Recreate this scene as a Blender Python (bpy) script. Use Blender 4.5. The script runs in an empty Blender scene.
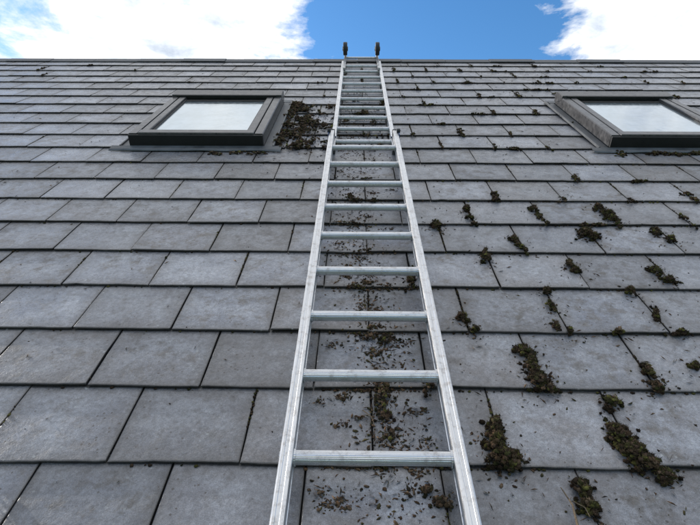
import bpy, math, random
import numpy as np
from mathutils import Matrix, Vector, noise as mnoise
random.seed(7); rng=np.random.default_rng(7)
S=bpy.context.scene
S.view_settings.view_transform='Standard'; S.view_settings.look='None'; S.view_settings.exposure=0
PITCH=math.radians(40); Z0=5.0
RM=Matrix.Translation((0,0,Z0))@Matrix.Rotation(PITCH,4,'X')
H=1.034; E=.245; W=.3085; S0=.794; J0=-.266
RIDGE=5.72

# ---------------- helpers
def mesh_obj(name,V,F,mat=None,parent=None,M=None,smooth=False):
    me=bpy.data.meshes.new(name); me.from_pydata([tuple(v) for v in V],[],[tuple(f) for f in F]); me.update()
    ob=bpy.data.objects.new(name,me); S.collection.objects.link(ob)
    if mat: me.materials.append(mat)
    if smooth:
        me.polygons.foreach_set('use_smooth',[True]*len(me.polygons))
    if parent: ob.parent=parent
    elif M is not None: ob.matrix_world=M
    return ob
def empty(name,M=None):
    e=bpy.data.objects.new(name,None); S.collection.objects.link(e); e.empty_display_size=.2
    if M is not None: e.matrix_world=M
    return e
class Geo:
    def __init__(s): s.V=[]; s.F=[]
    def box(s,x0,x1,y0,y1,z0,z1):
        b=len(s.V)
        s.V+=[(x,y,z) for z in(z0,z1) for y in(y0,y1) for x in(x0,x1)]
        s.F+=[tuple(b+i for i in f) for f in((0,2,3,1),(4,5,7,6),(0,1,5,4),(2,6,7,3),(0,4,6,2),(1,3,7,5))]
    def prism(s,prof,a0,a1,axis):
        b=len(s.V); n=len(prof)
        for a in(a0,a1):
            for p,q in prof:
                s.V.append((a,p,q) if axis=='x' else (p,a,q))
        for i in range(n):
            j=(i+1)%n; s.F.append((b+i,b+j,b+n+j,b+n+i))
        s.F.append(tuple(b+i for i in range(n))[::-1]); s.F.append(tuple(b+n+i for i in range(n)))
    def cyl(s,c,r,a0,a1,n=24,axis='x'):
        s.prism([(c[0]+r*math.cos(t*2*math.pi/n),c[1]+r*math.sin(t*2*math.pi/n)) for t in range(n)],a0,a1,axis)
    def obj(s,name,mat,parent=None,M=None,bevel=0,smooth=False):
        import bmesh
        o=mesh_obj(name,s.V,s.F,mat,parent,M)
        bm=bmesh.new(); bm.from_mesh(o.data); bmesh.ops.recalc_face_normals(bm,faces=bm.faces); bm.to_mesh(o.data); bm.free()
        if bevel:
            m=o.modifiers.new('bevel','BEVEL'); m.width=bevel; m.segments=2; m.limit_method='ANGLE'; m.angle_limit=math.radians(40)
        return o

def newmat(name):
    m=bpy.data.materials.new(name); m.use_nodes=True
    nt=m.node_tree; return m,nt,nt.nodes['Principled BSDF']
class N:
    def __init__(s,nt): s.nt=nt
    def new(s,t,**k):
        n=s.nt.nodes.new(t)
        for a,b in k.items(): setattr(n,a,b)
        return n
    def link(s,a,b): s.nt.links.new(a,b)
    def noise(s,vec,scale,detail=4,rough=.55,dist=0):
        n=s.new('ShaderNodeTexNoise'); n.inputs['Scale'].default_value=scale; n.inputs['Detail'].default_value=detail
        n.inputs['Roughness'].default_value=rough; n.inputs['Distortion'].default_value=dist
        if vec is not None: s.link(vec,n.inputs['Vector'])
        return n.outputs['Fac']
    def ramp(s,fac,stops):
        n=s.new('ShaderNodeValToRGB'); cr=n.color_ramp
        while len(cr.elements)<len(stops): cr.elements.new(.5)
        for e,(p,c) in zip(cr.elements,stops):
            e.position=p; e.color=(c,c,c,1) if not isinstance(c,tuple) else (*c,1)
        s.link(fac,n.inputs['Fac']); return n.outputs['Color']
    def math(s,op,a,b=None,c=None,clamp=False):
        n=s.new('ShaderNodeMath',operation=op); n.use_clamp=clamp
        for i,v in enumerate((a,b,c)):
            if v is None: continue
            if isinstance(v,(int,float)): n.inputs[i].default_value=v
            else: s.link(v,n.inputs[i])
        return n.outputs[0]
    def mix(s,fac,a,b,mode='MIX'):
        n=s.new('ShaderNodeMix',data_type='RGBA',blend_type=mode)
        for i,v in ((0,fac),(6,a),(7,b)):
            if isinstance(v,(int,float)): n.inputs[i].default_value=v
            elif isinstance(v,tuple): n.inputs[i].default_value=(*v,1)
            else: s.link(v,n.inputs[i])
        return n.outputs[2]
    def mapping(s,vec,scale):
        n=s.new('ShaderNodeMapping'); n.inputs['Scale'].default_value=scale; s.link(vec,n.inputs['Vector']); return n.outputs[0]
    def bump(s,h,strength,dist,normal=None):
        n=s.new('ShaderNodeBump'); n.inputs['Strength'].default_value=strength; n.inputs['Distance'].default_value=dist
        s.link(h,n.inputs['Height'])
        if normal is not None: s.link(normal,n.inputs['Normal'])
        return n.outputs[0]

# ---------------- slate material
def slate_mat():
    m,nt,b=newmat('weathered_slate'); n=N(nt)
    tc=n.new('ShaderNodeTexCoord'); o=tc.outputs['Object']
    at=n.new('ShaderNodeAttribute',attribute_name='tint'); tsep=n.new('ShaderNodeSeparateColor'); n.link(at.outputs['Color'],tsep.inputs[0])
    comb=n.new('ShaderNodeVectorMath',operation='MULTIPLY_ADD'); n.link(at.outputs['Color'],comb.inputs[0]); comb.inputs[1].default_value=(7,11,5); n.link(o,comb.inputs[2])
    p=comb.outputs[0]
    uv=n.new('ShaderNodeUVMap',uv_map='UVMap'); us=n.new('ShaderNodeSeparateXYZ'); n.link(uv.outputs[0],us.inputs[0])
    med=n.noise(p,8,5,.66); fine=n.noise(p,75,5,.78); grit=n.noise(p,420,2,.6); blot=n.noise(p,19,5,.74)
    col=n.mix(tsep.outputs[1],(.135,.142,.168),(.172,.158,.158))
    col=n.mix(n.ramp(med,[(.36,0),(.64,1)]),col,(.245,.243,.258))
    film=n.math('MULTIPLY',n.ramp(blot,[(.48,0),(.64,1)]),n.math('ADD',.35,n.math('MULTIPLY',tsep.outputs[2],.6)))
    col=n.mix(film,col,(.115,.098,.084))
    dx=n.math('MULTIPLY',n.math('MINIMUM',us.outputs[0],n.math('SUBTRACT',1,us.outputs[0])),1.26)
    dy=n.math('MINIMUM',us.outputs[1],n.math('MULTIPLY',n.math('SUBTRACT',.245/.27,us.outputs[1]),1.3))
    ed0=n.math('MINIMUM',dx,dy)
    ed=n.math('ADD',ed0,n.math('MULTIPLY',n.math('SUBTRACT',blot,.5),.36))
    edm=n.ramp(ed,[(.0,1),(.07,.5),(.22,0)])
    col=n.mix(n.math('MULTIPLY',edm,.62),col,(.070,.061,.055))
    col=n.mix(n.math('MULTIPLY',n.ramp(ed0,[(.004,1),(.018,0)]),.7),col,(.026,.022,.018))  # near-black edge line: dirt plus a painted shadow line at each course
    col=n.mix(1,col,n.ramp(fine,[(.25,.5),(.5,1),(.76,1.5)]),'MULTIPLY')
    col=n.mix(1,col,n.ramp(grit,[(.3,.70),(.7,1.28)]),'MULTIPLY')
    vo=n.new('ShaderNodeTexVoronoi'); vo.inputs['Scale'].default_value=48; n.link(p,vo.inputs['Vector'])
    dots=n.math('MULTIPLY',n.math('LESS_THAN',vo.outputs['Distance'],.16),n.ramp(med,[(.5,0),(.6,1)]))
    col=n.mix(n.math('MULTIPLY',dots,.5),col,(.38,.38,.36))
    d2=n.math('MULTIPLY',n.math('LESS_THAN',vo.outputs['Distance'],.15),n.ramp(med,[(.44,1),(.5,0)]))
    col=n.mix(n.math('MULTIPLY',d2,.8),col,(.04,.03,.024))
    tint=n.math('ADD',.72,n.math('MULTIPLY',tsep.outputs[0],.56))
    cc=n.new('ShaderNodeCombineColor'); [n.link(tint,cc.inputs[i]) for i in range(3)]
    col=n.mix(1,col,cc.outputs[0],'MULTIPLY')
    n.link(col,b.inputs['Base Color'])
    r=n.ramp(n.math('ADD',blot,n.math('MULTIPLY',n.math('SUBTRACT',tsep.outputs[2],.5),.12)),[(.35,.22),(.65,.50)]); n.link(r,b.inputs['Roughness'])
    b.inputs['Specular IOR Level'].default_value=.68
    hh=n.math('ADD',n.math('MULTIPLY',n.noise(p,30,5,.7),1.0),n.math('MULTIPLY',grit,.12))
    n.link(n.bump(hh,.5,.005),b.inputs['Normal']); return m
SLATE=slate_mat()
def simple(name,color,rough=.5,metal=0,nscale=40,var=.25,bumpd=.0,spec=.5):
    m,nt,b=newmat(name); n=N(nt); tc=n.new('ShaderNodeTexCoord'); o=tc.outputs['Object']
    f=n.noise(o,nscale,4,.6)
    col=n.mix(1,color,n.ramp(f,[(.3,1-var),(.7,1+var)]),'MULTIPLY'); n.link(col,b.inputs['Base Color'])
    n.link(n.ramp(f,[(.3,max(rough-.1,.02)),(.7,rough+.1)]),b.inputs['Roughness'])
    b.inputs['Metallic'].default_value=metal; b.inputs['Specular IOR Level'].default_value=spec
    if bumpd: n.link(n.bump(f,.5,bumpd),b.inputs['Normal'])
    return m
UNDER=simple('underlay',(.02,.018,.016),.9)
def alu_mat(name,axis):
    m,nt,b=newmat(name); n=N(nt); tc=n.new('ShaderNodeTexCoord'); o=tc.outputs['Object']
    sc=(400,6,400) if axis=='y' else (6,400,400)
    st=n.noise(n.mapping(o,sc),1,4,.6); bl=n.noise(o,14,5,.7)
    col=n.mix(n.ramp(st,[(.3,0),(.7,1)]),(.50,.50,.505),(.70,.70,.71))
    dirt=n.ramp(n.noise(o,38,6,.78),[(.50,0),(.70,1)])
    col=n.mix(n.math('MULTIPLY',dirt,.6),col,(.24,.19,.145))
    n.link(col,b.inputs['Base Color']); b.inputs['Metallic'].default_value=.78
    rr=n.math('ADD',n.ramp(bl,[(.3,.20),(.7,.40)]),n.math('MULTIPLY',dirt,.2)); n.link(rr,b.inputs['Roughness'])
    n.link(n.bump(st,.25,.0006),b.inputs['Normal']); return m
ALU=alu_mat('aluminium_rail','y'); ALUR=alu_mat('aluminium_rung','x')
BLACK=simple('black_rubber',(.02,.02,.021),.6,nscale=80,bumpd=.001)
BLUEPL=simple('blue_plastic',(.03,.06,.14),.45)
FRAME=simple('window_cover_paint',(.045,.045,.048),.34,.3,30,.25)
SASH=simple('window_sash',(.078,.075,.076),.33,.4,30,.3)
LEAD=simple('lead_flashing',(.095,.098,.102),.5,.2,12,.35,.003)
GASK=simple('black_gasket',(.008,.008,.008),.5)
RIDGEM=simple('ridge_tile_cement',(.085,.083,.085),.65,0,30,.35,.004)
WALL=simple('render_wall',(.5,.48,.43),.85,0,25,.15,.003)
GRASS=simple('grass_ground',(.05,.08,.025),.9,0,3,.5,.05)
WHITE=simple('white_upvc',(.75,.75,.73),.35)

# ---------------- roof tiles
def roof_tiles():
    nx,ny=14,6
    Vs=[];Fs=[];UV=[];T=[]; base=0
    L=.27
    us=np.concatenate([[0],[.009],np.linspace(.06,.94,nx-4),[.991],[1]])
    vs=np.array([0,.012,.25,.5,.75,1.])
    wins=[(-1.33,-.55,3.0,3.98),(1.475,2.255,3.0,3.98)]
    for k in range(-5,21):
        s0=S0+k*E; off=J0+(k%2)*W/2
        LL=L if k<20 else .12
        for j in range(-24,25):
            u0=off+j*W
            if any(a+.12<u0 and u0+W<b-.12 and s0>c0+.1 and s0+L<d-.1 for a,b,c0,d in wins): continue
            gap=.0018+rng.random()*.0026
            uu=u0+gap/2+us*(W-gap)+(rng.random()-.5)*.002
            ds=(rng.random()-.5)*.007; rot=(rng.random()-.5)*.011
            lift=rng.random()**2*.003; tw=(rng.random()-.5)*.0025
            jt=np.cumsum(rng.normal(0,.0008,nx)); jt-=np.linspace(jt[0],jt[-1],nx)
            if rng.random()<.3: jt[0]+=rng.random()*.009
            if rng.random()<.3: jt[-1]+=rng.random()*.009
            if rng.random()<.14: jt[rng.integers(2,nx-2)]+=.005
            js0=rng.normal(0,.0008,ny); js1=rng.normal(0,.0008,ny)
            top=[]
            for iy,v in enumerate(vs):
                x=uu.copy(); x[0]+=abs(js0[iy]); x[-1]-=abs(js1[iy])
                y=s0+ds+v*LL+(us-.5)*rot
                if iy<2: y=y+jt*(1 if iy==0 else .9)
                z=.0125-.0095*v*(LL/L)+lift*(1-v)+tw*(us-.5)*(1-v)+rng.normal(0,.00022,nx)
                if iy==0: z=z-.0008
                z[0]-=.0008; z[-1]-=.0008
                top.append(np.stack([x,y,z],1))
            top=np.array(top)
            per=[(iy,0) for iy in range(ny-1,0,-1)]+[(0,ix) for ix in range(nx)]+[(iy,nx-1) for iy in range(1,ny)]
            sk=np.array([top[a,b_] for a,b_ in per]); sk[:,2]-=.0052; sk[:,2]=np.maximum(sk[:,2],-.006)
            V=np.concatenate([top.reshape(-1,3),sk]); Vs.append(V)
            uvv=[(us[ix],vs[iy]) for iy in range(ny) for ix in range(nx)]+[(us[b_],vs[a]) for a,b_ in per]
            UV+=uvv
            for iy in range(ny-1):
                for ix in range(nx-1):
                    a=base+iy*nx+ix; Fs.append((a,a+1,a+nx+1,a+nx))
            for q in range(len(per)-1):
                a=base+per[q][0]*nx+per[q][1]; bq=base+per[q+1][0]*nx+per[q+1][1]
                c2=base+nx*ny+q; Fs.append((a,c2,c2+1,bq))
            t=rng.random(3); T+= [(t[0],t[1],t[2],1)]*len(V)
            base+=len(V)
    V=np.concatenate(Vs)
    me=bpy.data.meshes.new('roof_tiles'); me.from_pydata(V.tolist(),[],Fs); me.update()
    uvl=me.uv_layers.new(name='UVMap'); li=np.empty(len(me.loops),dtype=np.int32); me.loops.foreach_get('vertex_index',li)
    uvl.data.foreach_set('uv',np.array(UV,dtype=np.float32)[li].ravel())
    ca=me.color_attributes.new('tint','FLOAT_COLOR','POINT'); ca.data.foreach_set('color',np.array(T,dtype=np.float32).ravel())
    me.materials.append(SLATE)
    ob=bpy.data.objects.new('roof_tiles',me); S.collection.objects.link(ob); return ob
roof=empty('slate_roof',RM)
rt=roof_tiles(); rt.parent=roof
g=Geo()
g.box(-7.6,7.6,-.44,RIDGE+.02,-.06,-.007); g.obj('underlay',UNDER,roof)
g=Geo()
for i in range(-17,18):
    x0=i*.45; x1=x0+.447
    r=RIDGE+.012; a=math.radians(-80)
    by=math.cos(a); bz=math.sin(a)
    dz=random.uniform(-.003,.005)
    prof=[(r-.11,.020+dz),(r,.024+dz),(r+.11*by,.024+.11*bz+dz),(r+.11*by-.014,.020+.11*bz+dz),(r-.014,.008+dz),(r-.11,.010+dz)]
    g.prism(prof,x0,x1,'x')
g.obj('ridge_tiles',RIDGEM,roof,bevel=.003)

house=empty('house')
cp,sp=math.cos(PITCH),math.sin(PITCH)
yr=RIDGE*cp; zr=Z0+RIDGE*sp-.05
ye=-.30*cp; ze=Z0-.30*sp-.08
g=Geo()
prof=[(ye,0),(2*yr-ye,0),(2*yr-ye,ze),(yr,zr-.06),(ye,ze)]
g.prism([(p,q) for p,q in prof],-7.4,7.4,'x'); g.obj('walls',WALL,house)
g=Geo(); yb=2*yr-ye+.25
prof=[(yr+.02,zr+.035),(yb,zr-(yb-yr)*math.tan(PITCH)+.035),(yb,zr-(yb-yr)*math.tan(PITCH)-.02),(yr+.02,zr-.02)]
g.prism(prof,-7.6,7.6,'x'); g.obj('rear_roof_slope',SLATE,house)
g=Geo(); yf=-.44*cp; zf=Z0-.44*sp
g.box(-7.6,7.6,yf-.01,yf+.02,zf-.2,zf-.03); g.obj('fascia',WHITE,house)
g=Geo()
prof=[(yf-.13+.06*math.cos(t),zf-.07+.06*math.sin(t)) for t in np.linspace(math.pi,2*math.pi,10)]
prof+= [(yf-.13+.055*math.cos(t),zf-.07+.055*math.sin(t)) for t in np.linspace(2*math.pi,math.pi,10)]
g.prism(prof,-7.6,7.6,'x'); g.obj('gutter',BLACK,house)
g=Geo(); g.V=[(-400,-400,0),(400,-400,0),(400,400,0),(-400,400,0)]; g.F=[(0,1,2,3)]; g.obj('ground',GRASS)

# ---------------- roof windows
def glass_mat():
    m,nt,b=newmat('coated_glazing'); n=N(nt); tc=n.new('ShaderNodeTexCoord'); o=tc.outputs['Object']
    d=n.noise(o,7,6,.7)
    col=n.mix(n.ramp(d,[(.4,0),(.7,1)]),(.52,.58,.62),(.45,.50,.52)); n.link(col,b.inputs['Base Color'])
    b.inputs['Metallic'].default_value=.8
    n.link(n.ramp(n.noise(o,30,6,.7),[(.4,.08),(.75,.24)]),b.inputs['Roughness']); return m
GLASS=glass_mat()
def roof_window(u0):
    w,l=.78,.98; s0=3.0
    e=empty('roof_window',RM@Matrix.Translation((u0,s0,0))@Matrix.Diagonal((1,1,1.2,1)))
    g=Geo()
    g.box(0,.045,.02,l-.02,.0,.070); g.box(w-.045,w,.02,l-.02,.0,.070)
    g.box(.046,w-.046,.0,.05,.0,.066); g.box(.046,w-.046,l-.06,l-.02,.0,.070)
    g.obj('frame',FRAME,e,bevel=.004)
    g=Geo()
    g.box(.052,.098,.055,l-.13,.055,.080); g.box(w-.098,w-.052,.055,l-.13,.055,.080)
    g.obj('sash_sides',SASH,e,bevel=.005)
    g=Geo(); g.box(.05,w-.05,-.010,.052,.060,.084); g.obj('sash_bottom_cover',SASH,e,bevel=.006)
    g=Geo(); g.prism([(l-.13,.062),(l-.13,.092),(l-.03,.099),(l+.012,.088),(l+.012,.03),(l-.02,.03)],-.006,w+.006,'x'); g.obj('top_hood',SASH,e,bevel=.004)
    g=Geo(); g.prism([(l-.136,.070),(l-.1305,.070),(l-.1305,.091),(l-.136,.089)],.03,w-.03,'x'); g.obj('ventilation_flap',GASK,e)
    g=Geo()
    g.prism([(-.004,.02),(-.004,.074),(.0,.079),(.044,.079),(.044,.073),(.002,.073),(.002,.02)],-.004,l-.01,'y')
    g.prism([(w+.004,.02),(w+.004,.074),(w,.079),(w-.044,.079),(w-.044,.073),(w-.002,.073),(w-.002,.02)],-.004,l-.01,'y')
    g.obj('side_covers',SASH,e)
    g=Geo(); g.box(-.003,w+.003,-.022,-.005,.010,.0745); g.obj('bottom_cover',GASK,e,bevel=.003)
    g=Geo(); g.box(.0985,.108,.0525,l-.1365,.05,.069); g.box(w-.108,w-.0985,.0525,l-.1365,.05,.069)
    g.box(.1085,w-.1085,.0525,.062,.05,.069); g.box(.1085,w-.1085,l-.19,l-.1365,.05,.067); g.obj('gasket',GASK,e)
    g=Geo(); g.box(.1082,w-.1082,.0622,l-.1902,.045,.064); g.obj('glass',GLASS,e)
    g=Geo()
    g.box(-.055,-.0045,-.02,l+.05,.0135,.018); g.box(w+.0045,w+.055,-.02,l+.05,.0135,.018)
    g.box(-.066,-.056,-.02,l+.05,.0138,.025); g.box(w+.056,w+.066,-.02,l+.05,.0138,.025)
    g.box(-.0545,w+.0545,l+.014,l+.08,.0138,.020)
    g.obj('flashing',LEAD,e,bevel=.001)
    nx=60; V=[];F=[]
    for j,(yy,zz) in enumerate([(-.0225,.022),(-.04,.0172),(-.075,.0162),(-.077,.011)]):
        for i in range(nx+1):
            x=-.11+(w+.22)*i/nx
            q=mnoise.noise(Vector((x*6,u0,j*.3)))
            V.append((x,yy+(.008*q if j>1 else 0),zz+(.002*q if j else 0)))
    for j in range(3):
        for i in range(nx): a=j*(nx+1)+i; F.append((a,a+nx+1,a+nx+2,a+1))
    mesh_obj('apron',V,F,LEAD,e,smooth=True)
    return e
roof_window(-1.33); roof_window(1.475)

# ---------------- ladder
LX=.04
lad=empty('extension_ladder',RM)
def rail_prof(cx,w,n0,n1):
    a,b=cx-w/2,cx+w/2; c=.0045; d=.0016
    m=(n0+n1)/2
    return [(a+c,n0),(b-c,n0),(b,n0+c),(b,m-.012),(b-d,m-.011),(b-d,m+.011),(b,m+.012),(b,n1-c),(b-c*.3,n1-c*.3),(b-c,n1),
            (cx+.005,n1),(cx+.004,n1-.001),(cx-.004,n1-.001),(cx-.005,n1),
            (a+c,n1),(a+c*.3,n1-c*.3),(a,n1-c),(a,m+.012),(a+d,m+.011),(a+d,m-.011),(a,m-.012),(a,n0+c)]
def rung_prof(cs,cn,r):
    P=[]
    for t in range(48):
        th=2*math.pi*t/48
        c_,s_=math.cos(th),math.sin(th)
        k=(abs(c_)**2.7+abs(s_)**2.7)**(-1/2.7)
        rr=r*k*1.02-(.0007 if t%2 else 0)
        P.append((cs+rr*c_,cn+rr*s_))
    return P
def section(tag,ow,rw,n0,n1,sa,sb,rungs,rr,cx=0):
    g=Geo()
    for sg in(-1,1): g.prism(rail_prof(cx+sg*(ow/2-rw/2),rw,n0,n1),sa,sb,'y')
    g.obj(tag+'_rails',ALU,lad)
    g=Geo(); cn=(n0+n1)/2+.002
    for s in rungs: g.prism(rung_prof(s,cn,rr),cx-ow/2+rw-.001,cx+ow/2-rw+.001,'x')
    g.obj(tag+'_rungs',ALUR,lad)
    g=Geo()
    for s in rungs:
        for sg in(-1,1):
            x=cx+sg*(ow/2-rw); g.prism(rung_prof(s,cn,rr+.003),min(x,x-sg*.004),max(x,x-sg*.004),'x')
            x=cx+sg*ow/2; g.prism(rung_prof(s,cn,rr*.8),min(x,x+sg*.0025),max(x,x+sg*.0025),'x')
    g.obj(tag+'_rung_collars',ALU,lad)
    g=Geo()
    for sg in(-1,1):
        x=cx+sg*(ow/2-rw/2)
        for s_,d in((sa,-1),(sb,1)): g.box(x-rw/2-.002,x+rw/2+.002,min(s_+d*.001,s_+d*.014),max(s_+d*.001,s_+d*.014),n0-.001,n1+.002)
    g.obj(tag+'_end_caps',BLACK if tag=='lower' else SASH,lad,bevel=.003)
R=[.753+.254*i for i in range(-4,23)]
section('lower',.400,.029,.056,.108,-.33,3.03,[r for r in R if r<2.98],.0138,LX)
section('upper',.384,.028,.004,.052,2.90,5.5,[r*1.0+.012 for r in R if 2.98<r<5.5],.0128,LX)
g=Geo(); g2=Geo()
for sg in(-1,1):
    x=LX+sg*.200
    g.box(min(x+sg*.001,x+sg*.006),max(x+sg*.001,x+sg*.006),2.94,3.05,.004,.112)
    g.box(min(x-sg*.036,x+sg*.006),max(x-sg*.036,x+sg*.006),3.05,3.062,.053,.062)
    g2.cyl((2.99,.116),.013,x-.010,x+.010)
g.obj('guide_brackets',BLUEPL,lad,bevel=.002); g2.obj('guide_rollers',BLACK,lad,bevel=.002)
g=Geo(); gw=Geo(); gh=Geo()
for sg in(-1,1):
    x=LX+sg*.160
    a,b=x-.011,x+.011
    g.prism([(5.05,.053),(5.05,.070),(5.62,.075),(5.72,.10),(5.745,.10),(5.745,.07),(5.64,.053)],a,b,'x')
    g.prism([(5.66,.074),(5.56,.155),(5.58,.17),(5.69,.09)],a+.002,b-.002,'x')
    g.prism([(5.72,.10),(5.745,.10),(5.86,-.35),(5.83,-.36),(5.72,.02)],a+.001,b-.001,'x')
    gw.cyl((5.575,.150),.062,x-.020,x+.020,32); gh.cyl((5.575,.150),.022,x-.027,x+.027,20)
g.cyl((5.58,.064),.010,LX-.150,LX+.150)
g.obj('ridge_hook',ALU,lad); gw.obj('hook_wheels',BLACK,lad,bevel=.006); gh.obj('wheel_hubs',SASH,lad,bevel=.003)
g=Geo()
for sg in(-1,1):
    x=LX+sg*.1855; g.box(x-.02,x+.02,-.42,-.352,.012,.110)
g.obj('rubber_feet',BLACK,lad,bevel=.006)

# ---------------- moss
import bmesh
def ico(sub):
    bm=bmesh.new(); bmesh.ops.create_icosphere(bm,subdivisions=sub,radius=1)
    V=np.array([v.co[:] for v in bm.verts]); F=np.array([[v.index for v in f.verts] for f in bm.faces]); bm.free(); return V,F
def variants(sub,n,amp):
    V,F=ico(sub); return [V*(1+rng.uniform(-amp,amp,(len(V),1))) for _ in range(n)],F
class Lumps:
    def __init__(s): s.V=[];s.F=[];s.C=[];s.b=0
    def add(s,V,F,c):
        s.V.append(V); s.F.append(F+s.b); s.C.append(np.tile(np.array([*c,1.]),(len(V),1))); s.b+=len(V)
    def obj(s,name,mat):
        V=np.concatenate(s.V);F=np.concatenate(s.F);C=np.concatenate(s.C)
        me=bpy.data.meshes.new(name); me.vertices.add(len(V)); me.vertices.foreach_set('co',V.astype(np.float32).ravel())
        me.loops.add(len(F)*3); me.loops.foreach_set('vertex_index',F.astype(np.int32).ravel())
        me.polygons.add(len(F)); me.polygons.foreach_set('loop_start',np.arange(0,len(F)*3,3,dtype=np.int32))
        me.update(calc_edges=True); me.validate()
        ca=me.color_attributes.new('col','FLOAT_COLOR','POINT'); ca.data.foreach_set('color',C.astype(np.float32).ravel())
        me.materials.append(mat); ob=bpy.data.objects.new(name,me); S.collection.objects.link(ob); ob.matrix_world=RM; return ob
def moss_mat():
    m,nt,b=newmat('moss'); n=N(nt); at=n.new('ShaderNodeAttribute',attribute_name='col'); tc=n.new('ShaderNodeTexCoord')
    f=n.noise(tc.outputs['Object'],260,3,.7)
    n.link(n.mix(1,at.outputs['Color'],n.ramp(f,[(.3,.5),(.7,1.5)]),'MULTIPLY'),b.inputs['Base Color'])
    b.inputs['Roughness'].default_value=.95; b.inputs['Specular IOR Level'].default_value=.1
    return m
MOSS=moss_mat()
v1,f1=variants(1,12,.4)
vs_,fs_=v1,f1
PAL=[(.055,.046,.018),(.04,.038,.014),(.06,.040,.022),(.035,.024,.015),(.10,.09,.026),(.045,.03,.02),(.07,.045,.028)]
DPAL=[(.085,.052,.031),(.055,.035,.023),(.12,.08,.05),(.035,.027,.018),(.055,.046,.022)]
def pick(P): 
    c=np.array(P[rng.integers(len(P))])*rng.uniform(.7,1.3); return c
def rotz(V,a): c,s=math.cos(a),math.sin(a); return V@np.array([[c,s,0],[-s,c,0],[0,0,1]])
M=Lumps()
T1=np.array([[0,1,2]])
def clump(u,s,ru,rs,hgt=.02,n=None,green=.5,lr=.006,fr=8):
    ang=rng.uniform(-.35,.35)
    n=n or int(95*ru*rs/(.02*.03))+16
    ph=rng.random(3)*6.28
    for _ in range(n):
        t=rng.random()*2*math.pi; lim=1+.35*math.sin(2*t+ph[0])+.28*math.sin(3*t+ph[1])+.18*math.sin(5*t+ph[2])
        r=math.sqrt(rng.random())*lim
        if rng.random()<.08: r*=1.7
        a,b=r*math.cos(t)*ru,r*math.sin(t)*rs
        ca,sa=math.cos(ang),math.sin(ang)
        x=u+a*ca-b*sa; y=s+a*sa+b*ca
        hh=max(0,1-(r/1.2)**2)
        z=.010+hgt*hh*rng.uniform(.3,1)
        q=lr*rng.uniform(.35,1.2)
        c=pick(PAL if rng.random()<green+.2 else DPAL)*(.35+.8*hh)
        V=rotz(v1[rng.integers(12)]*q*np.array([1.1,1,rng.uniform(.5,.9)]),rng.random()*6)
        p=np.array([x,y,z]); M.add(V+p,f1,c)
        for _ in range(fr):
            d=rng.normal(0,1,3); d[2]=abs(d[2])*.9+.1; d/=np.linalg.norm(d)
            L=q*rng.uniform(1.3,2.8); sd=np.cross(d,rng.normal(0,1,3)); sd/=np.linalg.norm(sd); sd*=.0008
            M.add(np.array([p-sd+d*q*.5,p+sd+d*q*.5,p+d*L]),T1,c*rng.uniform(.9,1.8))
near=[(.347,.908,.013,.034),(.340,.868,.019,.022),(.350,.812,.036,.026),(.333,.845,.02,.02),(.668,.988,.020,.018),(.643,.885,.026,.034),(.652,.835,.034,.03),(.672,.80,.03,.02),
(.700,.768,.02,.014),(.499,.735,.012,.03),(.497,.69,.016,.02),(.494,1.19,.022,.024),(.505,1.15,.011,.03),(.501,1.113,.016,.03),(.503,1.065,.026,.024),(.505,1.09,.016,.02),(.819,1.109,.010,.03),(.811,1.05,.014,.02),
(.344,1.349,.018,.018),(.645,1.417,.006,.03),(.627,1.31,.007,.02),(.968,1.375,.008,.03),(.945,1.508,.016,.012),(.66,1.285,.008,.01),(.494,1.724,.018,.022),(.499,1.765,.006,.03),(.797,1.684,.010,.03),(.805,1.64,.014,.012),
(1.095,1.638,.016,.03),(1.112,1.577,.022,.02),(.336,1.984,.012,.016),(.34,2.01,.02,.008),(.951,1.934,.026,.036),(.97,1.90,.02,.022),(.639,1.874,.012,.03),(.65,1.81,.008,.03),(1.247,1.952,.014,.03),(1.27,1.88,.02,.016),
(1.111,2.114,.030,.030),(1.105,2.06,.026,.024),(1.099,2.186,.016,.03),(.5,2.165,.012,.024),(.80,2.16,.012,.03),(.495,2.07,.014,.012),(.96,1.13,.01,.01),(.37,1.29,.01,.01),
(.36,.79,.02,.008),(.52,1.035,.02,.008),(.66,1.51,.01,.01),(.81,1.28,.012,.008),(1.0,1.28,.02,.008)]
for c in near: clump(c[0],c[1],c[2]*1.08,c[3],.018+.32*c[2])
nz=lambda x,y: mnoise.noise(Vector((x*1.3,y*1.3,3.3)))
for k in range(-4,20):
    s0=S0+k*E; off=J0+(k%2)*W/2
    for j in range(-22,23):
        u=off+j*W
        if any(a-.02<u<a+.8 and 2.9<s0+.1<4.0 for a in(-1.33,1.475)): continue
        right=u>.22; mid=-.16<u<.22
        if right and k>=5: dens=.50 if k<9 else .50 if k<14 else .32
        elif right: dens=.08
        elif mid and k>2: dens=.4
        elif k>=9 and u>-.6: dens=.12
        else: dens=.012 if k<14 else .025
        if right: dens*=max(.15,1+2.2*nz(u,s0))
        if 9<=k<17 and .2<u<1.0: dens=max(dens,.62)
        if rng.random()<dens:
            v=0
            big=rng.random()<.55
            for _ in range(rng.integers(1,4)):
                ru=rng.uniform(.012,.024) if big else rng.uniform(.005,.012)
                clump(u+rng.normal(0,.004),s0+v,ru,rng.uniform(.016,.036),.012+.25*ru,n=rng.integers(14,28) if big else rng.integers(8,16),lr=.0062,fr=3)
                v+=rng.uniform(.02,.06)
        if rng.random()<dens*.5:
            x=u+rng.random()*W
            for _ in range(rng.integers(1,4)):
                clump(x+rng.normal(0,.035),s0-.006,rng.uniform(.015,.04),.010,.012,n=rng.integers(10,24),lr=.006,fr=3)
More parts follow.
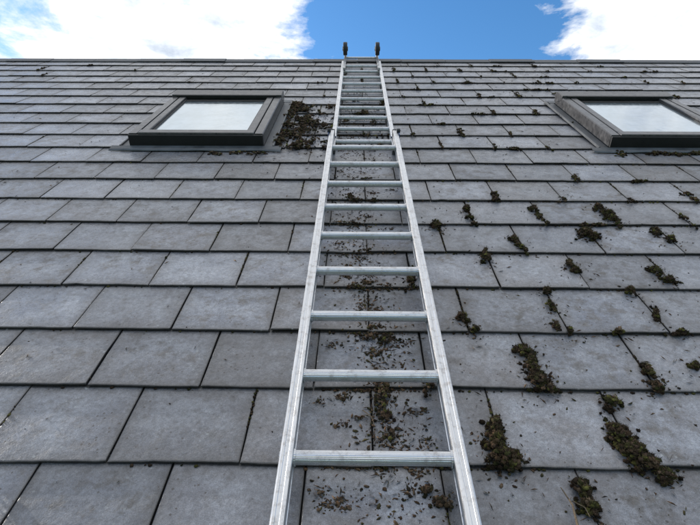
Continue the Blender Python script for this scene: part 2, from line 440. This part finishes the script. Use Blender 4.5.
for k in range(-3,20):
    s0=S0+k*E; off=J0+(k%2)*W/2
    for j in range(-20,22):
        u=off+j*W
        pr=.8 if u>.2 else .3
        if any(a<u<a+.78 and 2.95<s0+.1<4.0 for a in(-1.33,1.475)): continue
        if rng.random()<pr:
            a,b=sorted(rng.random(2)*.24)
            for y in np.arange(a,b,.006):
                if rng.random()<.7:
                    q=rng.uniform(.002,.0045); M.add(vs_[rng.integers(10)]*q+np.array([u+rng.normal(0,.0015),s0+y,.007]),fs_,pick(PAL)*.7)
        for _ in range(rng.integers(0,16 if u>-.3 else 7)):
            q=rng.uniform(.0015,.0045); M.add(vs_[rng.integers(10)]*q*np.array([1.3,1,.7])+np.array([u+rng.random()*W,s0-.003-rng.random()*.004,.006]),fs_,pick(PAL)*.6)
# pile beside the window
for _ in range(56):
    t=rng.random(); s=2.98+t*1.0; u=-.49+abs(rng.normal(0,.13))*(1.25-t*.6)
    clump(u,s,rng.uniform(.02,.055),rng.uniform(.02,.05),.030,n=rng.integers(18,38),green=.0,lr=.0085,fr=4)
for _ in range(28):
    clump(rng.uniform(-.38,.16),rng.uniform(2.95,4.2),rng.uniform(.015,.035),rng.uniform(.015,.03),.016,n=rng.integers(10,24),green=0,lr=.007,fr=3)
for _ in range(10): clump(-1.33+rng.uniform(.5,.85),2.90+rng.normal(0,.015),.025,.012,.012,n=12,green=0,lr=.007,fr=3)
for _ in range(12): clump(1.475+rng.uniform(.02,.75),2.91+rng.normal(0,.015),.03,.014,.018,n=18,lr=.008,fr=4)
# thin mats under the ladder
for c in [(.075,1.02,.022,.05),(.07,.95,.018,.03),(.09,.88,.02,.03),(.075,1.06,.02,.03),(.055,1.26,.03,.02),(.10,1.24,.025,.02),(.06,1.18,.02,.02),(.08,.80,.03,.008),(.0,1.53,.03,.02),(.05,1.55,.03,.02),(.03,1.78,.05,.008),(-.02,2.02,.04,.008),(.0,2.26,.04,.01),(.05,2.52,.04,.01),(-.03,2.3,.02,.04),(.02,2.75,.05,.012),(.19,.70,.02,.014),(.16,.73,.012,.01),(.065,.99,.016,.06),(.05,1.30,.04,.012)]:
    clump(*c,.008,n=int(26+rng.random()*22),green=.05,lr=.005,fr=3)
M.obj('moss',MOSS)
D=Lumps()
def crumbs(cu,cs,su,ss,n,lo=.0013,hi=.0050):
    for _ in range(n):
        x=cu+rng.normal(0,su); y=cs+rng.normal(0,ss); q=lo+(hi-lo)*rng.random()**1.8
        v=((y-S0)%E)/.27; z=.0127-.0095*v
        if rng.random()<.68:
            V=v1[rng.integers(12)]*np.array([q*rng.uniform(.8,2.0),q*rng.uniform(.6,1),q*rng.uniform(.3,.8)])
            V=V+np.stack([0*V[:,0],0*V[:,0],.3*V[:,0]*rng.normal()],1)
            D.add(rotz(V,rng.random()*6)+np.array([x,y,z+q*.35]),f1,pick(DPAL))
        else:
            L=rng.uniform(.006,.026); w=.0007; V=np.array([[-L/2,-w,0],[L/2,-w*.5,.001],[0,w*3*rng.normal(),.003],[0,-w,-.001]])
            D.add(rotz(V,rng.random()*6)+np.array([x,y,z+.002]),np.array([[0,1,2],[0,3,1],[0,2,3],[1,3,2]]),pick(DPAL)*1.6)
for c in [(.075,1.0,.03,.10,260),(.07,1.22,.045,.09,260),(.09,.86,.05,.03,170),(.02,.80,.04,.012,60),(.10,.72,.08,.05,220),(.0,1.6,.05,.16,170),(.05,1.52,.035,.10,160),(.0,1.95,.06,.16,200),
          (-.04,2.3,.06,.2,240),(-.02,2.8,.08,.25,400),(-.05,3.4,.12,.25,500),(-.3,3.3,.15,.25,600),(0,4.1,.1,.4,300),(.25,.9,.15,.2,50),(.13,1.15,.03,.15,80)]:
    crumbs(*c)
for c in near: crumbs(c[0],c[1]-.02,.035,.035,18,.001,.0038)
for _ in range(40): crumbs(rng.uniform(-.1,.18),rng.uniform(.68,2.4),.013,.010,24)
for k in range(-1,12): crumbs(rng.uniform(-.06,.14),S0+k*E-.006,.06,.003,70)
for _ in range(2200):
    x=rng.uniform(-2.5,2.6); y=rng.uniform(.5,5.5)
    if x<-.2 and rng.random()<.72: continue
    crumbs(x,y,.001,.001,1,.001,.003)
def twig(p,q,r,c=(.16,.12,.08)):
    p=np.array(p);q=np.array(q); m=(p+q)/2+np.array([.006,0,.006])
    pts=[p,m,q]; V=[];F=[]
    for i,a in enumerate(pts):
        for t in range(5): V.append(a+r*(1-.3*i)*np.array([math.cos(t*1.257),0,math.sin(t*1.257)]))
    for i in range(2):
        for t in range(5):
            a=i*5+t;b=i*5+(t+1)%5; F+=[(a,b,b+5),(a,b+5,a+5)]
    D.add(np.array(V),np.array(F),c)
twig((.455,.64,.022),(.452,.735,.018),.003); twig((.465,.70,.02),(.49,.665,.018),.002); twig((.12,.80,.02),(.17,.835,.018),.002); twig((.02,.95,.02),(.05,.90,.018),.0018)
D.obj('moss_debris',MOSS)

# ---------------- sky
w=bpy.data.worlds.new('World'); S.world=w; w.use_nodes=True; nt=w.node_tree; n=N(nt)
for x in list(nt.nodes): nt.nodes.remove(x)
out=n.new('ShaderNodeOutputWorld')
SE,SA=math.radians(24),math.radians(-62)
sky=n.new('ShaderNodeTexSky',sky_type='NISHITA'); sky.sun_disc=False; sky.sun_elevation=SE; sky.sun_rotation=SA
sky.dust_density=.3; sky.ozone_density=2.4
hs=n.new('ShaderNodeHueSaturation'); hs.inputs['Saturation'].default_value=1.25; hs.inputs['Value'].default_value=1.55; n.link(sky.outputs[0],hs.inputs['Color'])
b1=n.new('ShaderNodeBackground'); b1.inputs['Strength'].default_value=.15; n.link(hs.outputs[0],b1.inputs['Color'])
tc=n.new('ShaderNodeTexCoord'); nrm=n.new('ShaderNodeVectorMath',operation='NORMALIZE'); n.link(tc.outputs['Generated'],nrm.inputs[0]); d=nrm.outputs[0]
sp_=n.new('ShaderNodeSeparateXYZ'); n.link(d,sp_.inputs[0])
zz=n.math('MAXIMUM',sp_.outputs[2],.06)
cx=n.new('ShaderNodeCombineXYZ'); n.link(n.math('DIVIDE',sp_.outputs[0],zz),cx.inputs[0]); n.link(n.math('DIVIDE',sp_.outputs[1],zz),cx.inputs[1])
cl=n.noise(cx.outputs[0],3.8,8,.62,.15)
def blob(v,width):
    dt=n.new('ShaderNodeVectorMath',operation='DOT_PRODUCT'); n.link(d,dt.inputs[0]); dt.inputs[1].default_value=v
    return n.ramp(dt.outputs['Value'],[(math.cos(width),0),(1-(1-math.cos(width))*.15,1)])
bias=n.math('MULTIPLY',blob((-.32,.775,.555),.25),.22)
bias=n.math('ADD',bias,n.math('MULTIPLY',blob((.54,.69,.50),.19),.30))
bias=n.math('SUBTRACT',bias,n.math('MULTIPLY',blob((.12,.83,.53),.29),.20))
bias=n.math('ADD',bias,n.math('MULTIPLY',n.ramp(sp_.outputs[2],[(.62,0),(.78,1)]),.24))  # unseen cloud added overhead to brighten the roof and the glass reflections
cov=n.math('ADD',cl,bias)
mask=n.ramp(cov,[(.48,0),(.56,.45),(.63,.92),(.74,1)])
shade=n.noise(cx.outputs[0],5.5,6,.62,.3)
thick=n.ramp(cov,[(.62,0),(.9,.35)])
ccol=n.ramp(n.math('SUBTRACT',shade,n.math('MULTIPLY',thick,.30)),[(.22,(.52,.59,.70)),(.38,(.82,.87,.93)),(.50,(1,1,1))])
b2=n.new('ShaderNodeBackground'); b2.inputs['Strength'].default_value=1.28; n.link(ccol,b2.inputs['Color'])
mx=n.new('ShaderNodeMixShader'); n.link(mask,mx.inputs[0]); n.link(b1.outputs[0],mx.inputs[1]); n.link(b2.outputs[0],mx.inputs[2]); n.link(mx.outputs[0],out.inputs[0])
sl=bpy.data.lights.new('sun','SUN'); sl.energy=3; sl.angle=math.radians(.5); sl.color=(1,.95,.88)
so=bpy.data.objects.new('sun',sl); S.collection.objects.link(so)
sd=Vector((math.sin(SA)*math.cos(SE),math.cos(SA)*math.cos(SE),math.sin(SE)))
so.rotation_euler=sd.to_track_quat('Z','Y').to_euler(); so.location=(0,0,30)

# ---------------- camera
al=math.atan(317.5/525); ps=math.radians(.75)
f=Vector((-math.sin(ps)*math.cos(al),math.cos(ps)*math.cos(al),-math.sin(al)))
up=Vector((-math.sin(ps)*math.sin(al),math.cos(ps)*math.sin(al),math.cos(al)))
r=f.cross(up)
cm=Matrix(((r.x,up.x,-f.x,0),(r.y,up.y,-f.y,0),(r.z,up.z,-f.z,H),(0,0,0,1)))
cam=bpy.data.cameras.new('camera'); cam.lens=27; cam.sensor_width=36; cam.clip_start=.02; cam.clip_end=2000
co=bpy.data.objects.new('camera',cam); S.collection.objects.link(co); co.matrix_world=RM@cm; S.camera=co
